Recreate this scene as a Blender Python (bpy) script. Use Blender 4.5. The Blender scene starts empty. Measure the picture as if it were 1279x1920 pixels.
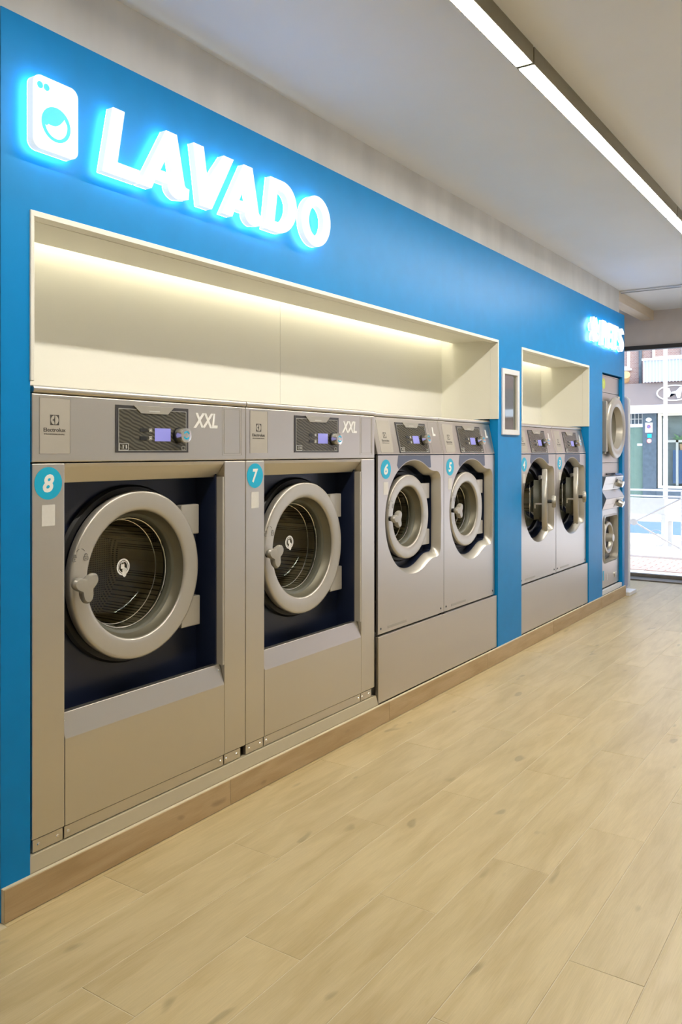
import bpy, bmesh, math, random
from mathutils import Matrix, Vector
random.seed(7)
PI = math.pi
S = bpy.context.scene
COL = S.collection

# ------------------------------------------------------------------ camera, world, sun, exposure
cam_d = bpy.data.cameras.new('camera'); cam = bpy.data.objects.new('camera', cam_d); COL.objects.link(cam)
cam.location = (0.0, -2.21, 1.40)
cam.rotation_euler = (PI/2, 0, math.radians(34.0 - 90.0))
cam_d.sensor_fit = 'HORIZONTAL'; cam_d.sensor_width = 36.0
cam_d.lens = 1550/1279*36.0
cam_d.shift_y = -(960-847)/1279
cam_d.clip_start = 0.02; cam_d.clip_end = 300
S.camera = cam

S.view_settings.view_transform = 'Standard'; S.view_settings.look = 'None'
S.view_settings.gamma = 1.0; S.view_settings.use_curve_mapping = False
S.view_settings.exposure = 1.02

w = bpy.data.worlds.new('sky'); S.world = w; w.use_nodes = True
nt = w.node_tree; nt.nodes.clear()
sky = nt.nodes.new('ShaderNodeTexSky'); sky.sky_type = 'NISHITA'; sky.sun_disc = False
sky.sun_elevation = math.radians(48); sky.sun_rotation = math.radians(200); sky.air_density = 1.2; sky.dust_density = 2.0
bg = nt.nodes.new('ShaderNodeBackground'); bg.inputs['Strength'].default_value = 0.40
wo = nt.nodes.new('ShaderNodeOutputWorld')
nt.links.new(sky.outputs[0], bg.inputs[0]); nt.links.new(bg.outputs[0], wo.inputs[0])

sd = bpy.data.lights.new('sun_offscreen', 'SUN'); sd.energy = 3.4; sd.angle = math.radians(1.0); sd.color = (1.0, .96, .9)
sun = bpy.data.objects.new('sun_offscreen', sd); COL.objects.link(sun)
sun.rotation_euler = Vector((0.02, -0.72, -0.70)).to_track_quat('-Z', 'Y').to_euler()

LAMP = 44.0          # ceiling lamp diffusers
LED = 6.2           # niche strips
LETTER = 0.52         # lit sign faces

# ------------------------------------------------------------------ materials
def nodes(name):
    m = bpy.data.materials.new(name); m.use_nodes = True
    t = m.node_tree; b = t.nodes['Principled BSDF']
    return m, t, b
def mat(name, col, rough=.5, metal=0.0, spec=.5, noise=0.0, nscale=20.0, bump=0.0, emit=None, estr=0.0, stretch=None, coat=0.0):
    m, t, b = nodes(name)
    b.inputs['Base Color'].default_value = (*col, 1); b.inputs['Roughness'].default_value = rough
    b.inputs['Metallic'].default_value = metal; b.inputs['Specular IOR Level'].default_value = spec
    b.inputs['Coat Weight'].default_value = coat
    if emit:
        b.inputs['Emission Color'].default_value = (*emit, 1); b.inputs['Emission Strength'].default_value = estr
    tc = t.nodes.new('ShaderNodeTexCoord'); mp = t.nodes.new('ShaderNodeMapping')
    if stretch: mp.inputs['Scale'].default_value = stretch
    n = t.nodes.new('ShaderNodeTexNoise'); n.inputs['Scale'].default_value = nscale; n.inputs['Detail'].default_value = 4
    t.links.new(tc.outputs['Object'], mp.inputs[0]); t.links.new(mp.outputs[0], n.inputs['Vector'])
    if noise:
        r = t.nodes.new('ShaderNodeMixRGB'); r.blend_type = 'MULTIPLY'; r.inputs[0].default_value = 1
        r.inputs[1].default_value = (*col, 1)
        cr = t.nodes.new('ShaderNodeMapRange'); cr.inputs[1].default_value = .3; cr.inputs[2].default_value = .7
        cr.inputs[3].default_value = 1-noise; cr.inputs[4].default_value = 1+noise*.4
        t.links.new(n.outputs[0], cr.inputs[0]); t.links.new(cr.outputs[0], r.inputs[2]); t.links.new(r.outputs[0], b.inputs['Base Color'])
    if bump:
        bp = t.nodes.new('ShaderNodeBump'); bp.inputs['Strength'].default_value = bump; bp.inputs['Distance'].default_value = .002
        t.links.new(n.outputs[0], bp.inputs['Height']); t.links.new(bp.outputs[0], b.inputs['Normal'])
    return m
def steel_mat(name, col, rough, stretch=(1, 1, 60)):
    m, t, b = nodes(name)
    b.inputs['Base Color'].default_value = (*col, 1); b.inputs['Metallic'].default_value = 1.0
    tc = t.nodes.new('ShaderNodeTexCoord'); mp = t.nodes.new('ShaderNodeMapping'); mp.inputs['Scale'].default_value = stretch
    n = t.nodes.new('ShaderNodeTexNoise'); n.inputs['Scale'].default_value = 9; n.inputs['Detail'].default_value = 3
    r = t.nodes.new('ShaderNodeMapRange'); r.inputs[3].default_value = rough-.05; r.inputs[4].default_value = rough+.07
    t.links.new(tc.outputs['Object'], mp.inputs[0]); t.links.new(mp.outputs[0], n.inputs['Vector'])
    t.links.new(n.outputs[0], r.inputs[0]); t.links.new(r.outputs[0], b.inputs['Roughness'])
    return m
def glass_mat(name, tint=(1, 1, 1), ior=1.45, rough=0.0):
    m = bpy.data.materials.new(name); m.use_nodes = True; t = m.node_tree; t.nodes.clear()
    o = t.nodes.new('ShaderNodeOutputMaterial'); mx = t.nodes.new('ShaderNodeMixShader')
    tr = t.nodes.new('ShaderNodeBsdfTransparent'); tr.inputs[0].default_value = (*tint, 1)
    gl = t.nodes.new('ShaderNodeBsdfGlossy'); gl.inputs['Roughness'].default_value = rough
    fr = t.nodes.new('ShaderNodeFresnel'); fr.inputs[0].default_value = ior
    t.links.new(fr.outputs[0], mx.inputs[0]); t.links.new(tr.outputs[0], mx.inputs[1]); t.links.new(gl.outputs[0], mx.inputs[2])
    t.links.new(mx.outputs[0], o.inputs[0]); return m
def wood_mat(name, dark, light, rough=.42):
    m, t, b = nodes(name)
    geo = t.nodes.new('ShaderNodeNewGeometry'); oi = t.nodes.new('ShaderNodeObjectInfo')
    off = t.nodes.new('ShaderNodeVectorMath'); off.operation = 'MULTIPLY_ADD'
    cmb = t.nodes.new('ShaderNodeCombineXYZ')
    for i in range(3): t.links.new(oi.outputs['Random'], cmb.inputs[i])
    off.inputs[1].default_value = (37, 53, 11)
    t.links.new(cmb.outputs[0], off.inputs[0]); t.links.new(geo.outputs['Position'], off.inputs[2])
    def noise(scale, st, det, dist=0.0):
        mp = t.nodes.new('ShaderNodeMapping'); mp.inputs['Scale'].default_value = st
        n = t.nodes.new('ShaderNodeTexNoise'); n.inputs['Scale'].default_value = scale; n.inputs['Detail'].default_value = det; n.inputs['Distortion'].default_value = dist
        t.links.new(off.outputs[0], mp.inputs[0]); t.links.new(mp.outputs[0], n.inputs['Vector']); return n
    a = noise(3.0, (.9, 5.5, 5.5), 5, .6)      # broad figure
    g = noise(40.0, (.35, 9, 9), 3)            # fine fibres
    k = noise(5.5, (1.0, 2.4, 2.4), 1)         # knots
    r1 = t.nodes.new('ShaderNodeValToRGB'); r1.color_ramp.elements[0].position = .28; r1.color_ramp.elements[1].position = .62
    r1.color_ramp.elements[0].color = (*dark, 1); r1.color_ramp.elements[1].color = (*light, 1)
    t.links.new(a.outputs[0], r1.inputs[0])
    mg = t.nodes.new('ShaderNodeMapRange'); mg.inputs[1].default_value = .3; mg.inputs[2].default_value = .7; mg.inputs[3].default_value = .93; mg.inputs[4].default_value = 1.04
    t.links.new(g.outputs[0], mg.inputs[0])
    mk = t.nodes.new('ShaderNodeMapRange'); mk.inputs[1].default_value = .715; mk.inputs[2].default_value = .77; mk.inputs[3].default_value = 1; mk.inputs[4].default_value = .72
    t.links.new(k.outputs[0], mk.inputs[0])
    mr = t.nodes.new('ShaderNodeMapRange'); mr.inputs[3].default_value = .94; mr.inputs[4].default_value = 1.04
    t.links.new(oi.outputs['Random'], mr.inputs[0])
    p1 = t.nodes.new('ShaderNodeMath'); p1.operation = 'MULTIPLY'; t.links.new(mg.outputs[0], p1.inputs[0]); t.links.new(mk.outputs[0], p1.inputs[1])
    p2 = t.nodes.new('ShaderNodeMath'); p2.operation = 'MULTIPLY'; t.links.new(p1.outputs[0], p2.inputs[0]); t.links.new(mr.outputs[0], p2.inputs[1])
    mx = t.nodes.new('ShaderNodeMixRGB'); mx.blend_type = 'MULTIPLY'; mx.inputs[0].default_value = 1
    t.links.new(r1.outputs[0], mx.inputs[1]); t.links.new(p2.outputs[0], mx.inputs[2]); t.links.new(mx.outputs[0], b.inputs['Base Color'])
    b.inputs['Roughness'].default_value = rough
    bp = t.nodes.new('ShaderNodeBump'); bp.inputs['Strength'].default_value = .06; bp.inputs['Distance'].default_value = .002
    t.links.new(g.outputs[0], bp.inputs['Height']); t.links.new(bp.outputs[0], b.inputs['Normal'])
    return m
def drum_mat(name):
    m, t, b = nodes(name)
    tc = t.nodes.new('ShaderNodeTexCoord'); sp_ = t.nodes.new('ShaderNodeSeparateXYZ'); cb_ = t.nodes.new('ShaderNodeCombineXYZ'); t.links.new(tc.outputs['Object'], sp_.inputs[0]); t.links.new(sp_.outputs[0], cb_.inputs[0]); t.links.new(sp_.outputs[2], cb_.inputs[1])
    v = t.nodes.new('ShaderNodeTexVoronoi'); v.voronoi_dimensions = '2D'; v.inputs['Scale'].default_value = 110; v.inputs['Randomness'].default_value = 0
    r = t.nodes.new('ShaderNodeMapRange'); r.inputs[1].default_value = .22; r.inputs[2].default_value = .34; r.inputs[3].default_value = .25; r.inputs[4].default_value = 1
    mx = t.nodes.new('ShaderNodeMixRGB'); mx.blend_type = 'MULTIPLY'; mx.inputs[0].default_value = 1; mx.inputs[1].default_value = (.62, .57, .42, 1)
    t.links.new(cb_.outputs[0], v.inputs['Vector']); t.links.new(v.outputs['Distance'], r.inputs[0]); t.links.new(r.outputs[0], mx.inputs[2])
    t.links.new(mx.outputs[0], b.inputs['Base Color']); b.inputs['Metallic'].default_value = .7; b.inputs['Roughness'].default_value = .45
    return m
def wave_mat(name, c1, c2, scale, rough):
    m, t, b = nodes(name)
    tc = t.nodes.new('ShaderNodeTexCoord'); mp = t.nodes.new('ShaderNodeMapping'); mp.inputs['Rotation'].default_value = (0, math.radians(68), 0)
    wv = t.nodes.new('ShaderNodeTexWave'); wv.inputs['Scale'].default_value = scale; wv.inputs['Distortion'].default_value = 3.5; wv.inputs['Detail'].default_value = 2
    r = t.nodes.new('ShaderNodeValToRGB'); r.color_ramp.elements[0].color = (*c1, 1); r.color_ramp.elements[1].color = (*c2, 1)
    t.links.new(tc.outputs['Object'], mp.inputs[0]); t.links.new(mp.outputs[0], wv.inputs['Vector']); t.links.new(wv.outputs[0], r.inputs[0]); t.links.new(r.outputs[0], b.inputs['Base Color'])
    b.inputs['Roughness'].default_value = rough; return m
def brick_mat(name, c1, c2, mort, scale):
    m, t, b = nodes(name)
    tc = t.nodes.new('ShaderNodeTexCoord'); sp = t.nodes.new('ShaderNodeSeparateXYZ'); cb = t.nodes.new('ShaderNodeCombineXYZ')
    t.links.new(tc.outputs['Object'], sp.inputs[0]); t.links.new(sp.outputs[1], cb.inputs[0]); t.links.new(sp.outputs[2], cb.inputs[1])
    bk = t.nodes.new('ShaderNodeTexBrick'); bk.inputs['Scale'].default_value = scale
    bk.inputs['Color1'].default_value = (*c1, 1); bk.inputs['Color2'].default_value = (*c2, 1); bk.inputs['Mortar'].default_value = (*mort, 1); bk.inputs['Mortar Size'].default_value = .03
    t.links.new(cb.outputs[0], bk.inputs['Vector']); t.links.new(bk.outputs[0], b.inputs['Base Color']); b.inputs['Roughness'].default_value = .85
    return m

M = {}
M['blue'] = mat('blue_paint', (.0, .235, .60), .40, spec=.20, noise=.05, nscale=9, bump=.03)
M['concrete'] = mat('limewash', (.74, .725, .70), .8, noise=.12, nscale=5, bump=.15, stretch=(1, 1, .35))
M['white'] = mat('white_paint', (.90, .90, .91), .7, noise=.02, nscale=3)
M['ceil'] = mat('ceiling_paint', (.92, .92, .93), .8, noise=.03, nscale=1.5)
M['taupe'] = mat('taupe_plaster', (.74, .68, .65), .85, noise=.05, nscale=7)
M['lining'] = mat('cream_laminate', (.80, .79, .71), .45, noise=.01, nscale=4)
M['plank'] = wood_mat('oak_plank_tile', (.47, .36, .175), (.58, .465, .255), .36)
M['skirt'] = wood_mat('oak_skirting_tile', (.42, .29, .14), (.52, .38, .21), .5)
M['grout'] = mat('cream_grout', (.66, .58, .41), .8, noise=.08, nscale=40)
M['steel'] = steel_mat('satin_steel', (.62, .585, .52), .36, (60, 1, 1))
M['steel_p'] = mat('plinth_enamel', (.48, .415, .28), .5, metal=.15, noise=.02, nscale=30)
M['steel_l'] = steel_mat('brushed_steel', (.58, .54, .48), .36, (60, 1, 1))
M['paint_grey'] = mat('grey_enamel', (.42, .395, .34), .35, metal=.35, noise=.02, nscale=30)
M['ringmat'] = mat('silver_enamel', (.50, .47, .41), .33, metal=.45, noise=.02, nscale=30)
M['plate'] = mat('grey_plate', (.47, .435, .37), .45, metal=.2, noise=.02)
M['navy'] = mat('navy_enamel', (.012, .018, .045), .33, noise=.04, nscale=12)
M['inlay'] = mat('slate_blue_inlay', (.10, .12, .17), .35, metal=.3, noise=.03)
M['black'] = mat('black_rubber', (.008, .008, .009), .5, noise=.1, nscale=30)
M['gasket'] = mat('grey_gasket', (.11, .11, .08), .45, noise=.1, nscale=20)
M['cone'] = mat('olive_cone', (.15, .135, .09), .38, metal=.3, noise=.04)
M['drum'] = drum_mat('drum_steel')
M['chrome'] = steel_mat('chrome', (.75, .73, .68), .22, (1, 1, 1))
M['glass'] = glass_mat('door_glass', (.90, .90, .85), 1.5)
M['winglass'] = glass_mat('window_glass', (.97, .985, .99), 1.3)
M['screenp'] = wave_mat('patterned_control_film', (.035, .033, .024), (.115, .105, .075), 26, .25)
M['screen'] = mat('lilac_screen', (.20, .20, .55), .3, noise=.02, emit=(.30, .30, .72), estr=.22)
M['btn'] = mat('dark_button', (.02, .02, .018), .4, noise=.05)
M['line'] = mat('pale_line', (.62, .62, .58), .5, noise=.02)
M['print_dark'] = mat('dark_print', (.05, .045, .04), .6, noise=.02)
M['print_white'] = mat('white_print', (.85, .84, .80), .5, noise=.02)
M['cyan'] = mat('cyan_sticker', (.0, .43, .68), .4, noise=.02)
M['cyan_emit'] = mat('cyan_print', (.0, .45, .68), .4, noise=.02, emit=(0, .58, .85), estr=.25)
M['lime'] = mat('lime_sticker', (.55, .68, .06), .45, noise=.02)
M['paper'] = mat('pale_sticker', (.70, .68, .63), .6, noise=.04, nscale=60)
M['letter'] = mat('lit_acrylic', (.45, .45, .45), .3, noise=.01, emit=(.93, .98, 1.0), estr=LETTER)
M['letter_side'] = mat('lit_acrylic_side', (.40, .40, .40), .35, noise=.01, emit=(.86, .96, 1.0), estr=LETTER*.68)
M['halo'] = mat('rear_light', (.8, .9, 1), .4, noise=.01, emit=(.55, .86, 1.0), estr=5.2)
M['lampface'] = mat('lamp_diffuser', (.9, .9, .9), .4, noise=.01, emit=(1.0, .94, .83), estr=LAMP)
M['led'] = mat('led_strip', (.9, .9, .9), .4, noise=.01, emit=(1.0, .93, .74), estr=LED)
M['lampbody'] = mat('lamp_body', (.30, .275, .20), .45, metal=.3, noise=.03)
M['pine'] = mat('pine_beam', (.82, .69, .53), .6, noise=.08, nscale=12, stretch=(.2, 3, 3))
M['dark_frame'] = mat('dark_frame', (.045, .042, .042), .4, noise=.05)
M['mirror_glass'] = mat('display_glass', (.03, .045, .03), .04, spec=.9, noise=.1, nscale=14, coat=1.0)
M['lilac'] = mat('lilac_panel', (.46, .50, .66), .4, noise=.02)
M['whitemetal'] = mat('white_metal', (.75, .75, .76), .4, noise=.03)
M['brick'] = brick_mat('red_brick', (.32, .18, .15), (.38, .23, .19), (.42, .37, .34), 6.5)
M['paver'] = mat('pink_paver', (.48, .33, .28), .85, noise=.2, nscale=25)
M['pave'] = mat('pale_pavement', (.62, .60, .58), .85, noise=.08, nscale=6)
M['asphalt'] = mat('asphalt', (.52, .52, .53), .85, noise=.08, nscale=14)
M['roadblue'] = mat('blue_road_paint', (.09, .16, .26), .7, noise=.15, nscale=8)
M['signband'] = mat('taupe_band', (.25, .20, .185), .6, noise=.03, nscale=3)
M['slate'] = mat('slate_tile', (.07, .10, .13), .4, noise=.25, nscale=9)
M['greendoor'] = mat('green_shutter', (.12, .19, .15), .5, noise=.12, nscale=6)
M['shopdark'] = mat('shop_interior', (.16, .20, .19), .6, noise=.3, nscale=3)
M['cream'] = mat('cream_paint', (.66, .62, .52), .6, noise=.05)
M['leaf'] = mat('leaf_green', (.12, .26, .09), .5, noise=.3, nscale=12)
M['navyblue'] = mat('blue_counter', (.03, .10, .22), .5, noise=.05)
M['terra'] = mat('clay_pot', (.55, .33, .16), .7, noise=.1)
M['steelrail'] = mat('grey_rail_paint', (.55, .54, .52), .45, metal=.3, noise=.05)
M['signred'] = mat('red_sign', (.6, .1, .1), .5, noise=.03)
M['signblue'] = mat('blue_sign', (.08, .16, .38), .5, noise=.03)
M['jamb_metal'] = mat('door_track', (.22, .19, .15), .5, metal=.4, noise=.2, nscale=14)
M['gold_bin'] = mat('amber_lamp', (.55, .33, .14), .4, noise=.1)

# ------------------------------------------------------------------ mesh helpers
def front(y, x0=0.0, z0=0.0):               # frame on a wall-parallel plane; normal towards the room (-y)
    return Matrix(((1, 0, 0, x0), (0, 0, -1, y), (0, 1, 0, z0), (0, 0, 0, 1)))
def tilted(x0, y0, z0, y1, z1):             # frame on a plane leaning back from (y0,z0) to (y1,z1)
    s = Vector((0, y1-y0, z1-z0)).normalized(); x = Vector((1, 0, 0)); n = x.cross(s)
    m = Matrix.Identity(4)
    for i in range(3): m[i][0], m[i][1], m[i][2] = x[i], s[i], n[i]
    m[0][3], m[1][3], m[2][3] = x0, y0, z0
    return m
class MB:
    def __init__(s): s.v = []; s.f = []
    def add(s, v, f):
        o = len(s.v); s.v += [tuple(p) for p in v]; s.f += [tuple(i+o for i in q) for q in f]; return s
    def box(s, x0, x1, y0, y1, z0, z1):
        v = [(x0,y0,z0),(x1,y0,z0),(x1,y1,z0),(x0,y1,z0),(x0,y0,z1),(x1,y0,z1),(x1,y1,z1),(x0,y1,z1)]
        return s.add(v, [(0,3,2,1),(4,5,6,7),(0,1,5,4),(1,2,6,5),(2,3,7,6),(3,0,4,7)])
    def prism_x(s, prof, x0, x1):            # profile of (y,z) extruded along x
        n = len(prof); v = [(x0,y,z) for y,z in prof]+[(x1,y,z) for y,z in prof]
        f = [tuple(range(n))[::-1], tuple(range(n,2*n))]+[(i,(i+1)%n,n+(i+1)%n,n+i) for i in range(n)]
        return s.add(v, f)
    def prism_n(s, poly, mtx, n0, n1):       # polygon (x,s) in a frame, extruded along its normal
        n = len(poly); v = [mtx @ Vector((a,b,n0)) for a,b in poly]+[mtx @ Vector((a,b,n1)) for a,b in poly]
        f = [tuple(range(n))[::-1], tuple(range(n,2*n))]+[(i,(i+1)%n,n+(i+1)%n,n+i) for i in range(n)]
        return s.add(v, f)
    def strip(s, A, B, mtx=None):            # two closed loops of 3d points bridged
        n = len(A)
        return s.add(list(A)+list(B), [(i,(i+1)%n,n+(i+1)%n,n+i) for i in range(n)])
    def lathe(s, prof, cx, cz, N=64, cap0=False, cap1=False):   # profile (r,y) about an axis along y
        k = len(prof); v = []
        for r, y in prof:
            for i in range(N):
                a = 2*PI*i/N; v.append((cx+r*math.cos(a), y, cz+r*math.sin(a)))
        f = [(j*N+i, j*N+(i+1)%N, (j+1)*N+(i+1)%N, (j+1)*N+i) for j in range(k-1) for i in range(N)]
        if cap0: f.append(tuple(range(N))[::-1])
        if cap1: f.append(tuple(range((k-1)*N, k*N)))
        return s.add(v, f)
    def tube(s, pts, r, N=8, closed=False):
        P = [Vector(p) for p in pts]; n = len(P); rings = []
        for i, p in enumerate(P):
            a = P[(i-1) % n] if (closed or i) else p; b = P[(i+1) % n] if (closed or i < n-1) else p
            d = (b-a).normalized(); u = d.orthogonal().normalized() if abs(d.z) > .9 else d.cross(Vector((0,0,1))).normalized(); w_ = d.cross(u)
            rings.append([p+u*r*math.cos(2*PI*k/N)+w_*r*math.sin(2*PI*k/N) for k in range(N)])
        v = [q for R in rings for q in R]; m_ = n if closed else n-1
        f = [(j*N+k, j*N+(k+1)%N, ((j+1)%n)*N+(k+1)%N, ((j+1)%n)*N+k) for j in range(m_) for k in range(N)]
        if not closed: f += [tuple(range(N))[::-1], tuple(range((n-1)*N, n*N))]
        return s.add(v, f)
    def cyl(s, mtx, r, n0, n1, N=24, r1=None):
        r1 = r if r1 is None else r1
        v = [mtx @ Vector((r*math.cos(2*PI*i/N), r*math.sin(2*PI*i/N), n0)) for i in range(N)]
        v += [mtx @ Vector((r1*math.cos(2*PI*i/N), r1*math.sin(2*PI*i/N), n1)) for i in range(N)]
        return s.add(v, [tuple(range(N))[::-1], tuple(range(N,2*N))]+[(i,(i+1)%N,N+(i+1)%N,N+i) for i in range(N)])
    def shape(s, loops, mtx, n0, n1):        # 2d outline with holes, extruded between n0 and n1
        c = bpy.data.curves.new('tmp', 'CURVE'); c.dimensions = '2D'; c.fill_mode = 'BOTH'; c.extrude = abs(n1-n0)/2
        for L in loops:
            sp = c.splines.new('POLY'); sp.points.add(len(L)-1); sp.use_cyclic_u = True
            for p, q in zip(sp.points, L): p.co = (q[0], q[1], 0, 1)
        return s._curve(c, mtx, (n0+n1)/2)
    def text(s, body, mtx, x, y, height, n0, n1, bold=0.0, shear=0.0, width=None, align='CENTER'):
        c = bpy.data.curves.new('tmp', 'FONT'); c.body = body; c.size = 1.0; c.offset = bold; c.shear = shear
        c.extrude = 0.001; c.resolution_u = 3
        o = bpy.data.objects.new('tmp', c); me = bpy.data.meshes.new_from_object(o)
        vs = [v.co.copy() for v in me.vertices]; fs = [tuple(p.vertices) for p in me.polygons]
        bpy.data.objects.remove(o); bpy.data.meshes.remove(me); bpy.data.curves.remove(c)
        ax = min(v.x for v in vs); bx = max(v.x for v in vs); ay = min(v.y for v in vs); by = max(v.y for v in vs)
        k = height/(by-ay); kx = width/(bx-ax) if width else k
        ox = x-(bx-ax)*kx/2 if align == 'CENTER' else x
        return s.add([mtx @ Vector((ox+(v.x-ax)*kx, y+(v.y-ay)*k, n1 if v.z > 0 else n0)) for v in vs], fs)
    def _curve(s, c, mtx, mid):
        o = bpy.data.objects.new('tmp', c); me = bpy.data.meshes.new_from_object(o)
        vs = [mtx @ Vector((v.co.x, v.co.y, v.co.z+mid)) for v in me.vertices]; fs = [tuple(p.vertices) for p in me.polygons]
        bpy.data.objects.remove(o); bpy.data.meshes.remove(me); bpy.data.curves.remove(c)
        return s.add(vs, fs)
    def mesh(s, name, m, origin=(0,0,0), bevel=0.0, smooth=False, seg=2, fixn=True):
        me = bpy.data.meshes.new(name)
        o = Vector(origin)
        me.from_pydata([tuple(Vector(p)-o) for p in s.v], [], s.f); me.update()
        bm = bmesh.new(); bm.from_mesh(me)
        if bevel or fixn:
            bmesh.ops.remove_doubles(bm, verts=bm.verts, dist=1e-6)
            if fixn: bmesh.ops.recalc_face_normals(bm, faces=bm.faces)
        if bevel:
            es = [e for e in bm.edges if len(e.link_faces) == 2 and e.calc_face_angle(0) > .6]
            bmesh.ops.bevel(bm, geom=es, offset=bevel, segments=seg, affect='EDGES', clamp_overlap=True, profile=.5)
        bm.to_mesh(me); bm.free()
        if smooth:
            for p in me.polygons: p.use_smooth = True
            me.set_sharp_from_angle(angle=math.radians(38))
        me.materials.append(m if not isinstance(m, str) else M[m])
        return me
    def build(s, name, m, parent=None, origin=None, **kw):
        base = Vector(parent['_w']) if parent is not None and '_w' in parent else Vector((0,0,0))
        org = Vector(origin) if origin is not None else base
        me = s.mesh(name, m, org, **kw)
        ob = bpy.data.objects.new(name, me); COL.objects.link(ob)
        ob.parent = parent; ob.location = org-base
        ob['_w'] = tuple(org)
        return ob
def thing(name, label, cat, loc, group=None):
    o = bpy.data.objects.new(name, None); COL.objects.link(o); o.location = loc; o['_w'] = tuple(loc)
    o.empty_display_size = .1
    return tag(o, label, cat, group)
def tag(o, label, cat, group=None, kind=None):
    if label: o['label'] = label
    if cat: o['category'] = cat
    if group: o['group'] = group
    if kind: o['kind'] = kind
    return o
def struct(o, label=None, cat=None):
    o['kind'] = 'structure'
    if label: o['label'] = label
    if cat: o['category'] = cat
    return o
def circ(cx, cy, r, n=40, ry=None):
    ry = r if ry is None else ry
    return [(cx+r*math.cos(2*PI*i/n), cy+ry*math.sin(2*PI*i/n)) for i in range(n)]
def rrect(x0, x1, y0, y1, r, n=6):
    p = []
    for cx, cy, a in ((x1-r, y1-r, 0), (x0+r, y1-r, 90), (x0+r, y0+r, 180), (x1-r, y0+r, 270)):
        for i in range(n+1):
            t = math.radians(a+90*i/n); p.append((cx+r*math.cos(t), cy+r*math.sin(t)))
    return p
def rect(x0, x1, y0, y1): return [(x0,y0),(x1,y0),(x1,y1),(x0,y1)]
def rounded(pts, r, n=4):                    # round the corners of a polygon
    out = []; k = len(pts)
    for i in range(k):
        p0, p, p1 = Vector(pts[i-1]), Vector(pts[i]), Vector(pts[(i+1) % k])
        a, b = (p0-p), (p1-p); d = min(r, a.length*.45, b.length*.45)
        A = p+a.normalized()*d; B = p+b.normalized()*d
        for j in range(n+1):
            t = j/n; q = A*(1-t)**2+p*2*t*(1-t)+B*t*t; out.append((q.x, q.y))
    return out

# ------------------------------------------------------------------ the room
ZC = 2.975; XF = 9.6; XR = -2.4; YR = -5.0
# floor: grout bed + plank tiles of 1.24 x 0.205 m, staggered by a third
floor = MB().box(XR, 9.25, YR, .95, -.12, -.0012).build('floor', 'grout'); struct(floor, 'pale oak plank tile floor with cream grout', 'floor')
PL, PW, G = 1.2415, .2035, .0026
def plank_mesh(L, W):
    return MB().box(0, L, 0, W, -.010, 0).mesh('plank', 'plank', bevel=.0008, seg=1)
full = plank_mesh(PL-G, PW-G)
offs = [1.825, 2.238, 1.413]
row = 0; y1 = -.033
while y1-PW > YR-.2:
    x = offs[row % 3]-4*PL
    while x < 9.25:
        a, b = max(x, XR), min(x+PL-G, 9.245)
        if b-a > .03:
            me = full if (b-a) > PL-G-1e-4 else plank_mesh(b-a, PW-G)
            o = bpy.data.objects.new('plank', me); COL.objects.link(o); o.parent = floor; o.location = (a, y1-PW+G, 0)
        x += PL
    row += 1; y1 -= PW
for k in range(9):                            # the narrow cut strip along the skirting
    a = 1.47+k*1.235; b = min(a+1.232, 9.245)
    if b-a > .02:
        MB().box(a, b, -.0325, -.0155, -.010, -.0002).build('plank', 'plank', floor)
ceil = MB().box(XR, XF, YR, .95, ZC, ZC+.15).build('ceiling', 'ceil'); struct(ceil, 'smooth off-white ceiling', 'ceiling')
wr = MB().box(XR-.1, XF, YR-.1, YR, -.1, ZC+.1).build('wall_right', 'white'); struct(wr)
wb = MB().box(XR-.1, XR, YR, .95, -.1, ZC+.1).build('wall_rear', 'white'); struct(wb)
wl2 = MB().box(XR-.1, XF, .95, 1.05, -.1, ZC+.1).build('wall_behind', 'white'); struct(wl2)

# blue machine wall with its openings
N1 = (1.570, 5.145); N2 = (5.558, 7.088); DR = (7.482, 8.135); X0, X1 = 1.470, 8.204; ZT = 2.725; NT = 2.142
b = MB()
ol = [(X0, 0)]
for a, c, t in ((N1[0], N1[1], NT), (N2[0], N2[1], NT-.003), (DR[0], DR[1], 2.118)): ol += [(a, 0), (a, t), (c, t), (c, 0)]
ol += [(X1, 0), (X1, ZT), (X0, ZT)]
b.shape([ol, rect(5.212, 5.484, 1.527, 1.951)], front(.03), -.03, .03)
for x0, x1, y0 in ((X0, N1[0], .06), (N1[1], N2[0], .14), (N2[1], DR[0], .06), (DR[1], X1, .06)):
    b.box(x0, x1, y0, .94, 0, ZT)
b.box(X0, X1, .06, .94, 2.30, ZT)
wall = b.build('wall_left', 'blue'); struct(wall, 'saturated blue wall that frames the washing machines', 'wall')
# limewashed wall above it
up = MB().box(XR, X1-.004, .05, .94, ZT, ZC).build('wall_upper', 'concrete'); struct(up, 'limewashed grey wall strip above the blue wall', 'wall')
# skirting tiles
sk = MB().box(X0+.001, X1, -.0135, -.0005, 0.0, .098).build('baseboard_left', 'grout'); struct(sk, 'oak tile skirting along the blue wall', 'baseboard')
xs = [X0, 2.4707, 3.7057, 4.9395, 6.175, 7.41, X1]
for a, c in zip(xs, xs[1:]):
    MB().box(a+.0015, c-.0015, -.0155, -.010, .001, .100).build('tile', 'skirt', sk, bevel=.001, seg=1)
MB().box(X0, X1, -.0125, .0, .1, .1012).build('grout_bead', 'grout', sk)

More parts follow.
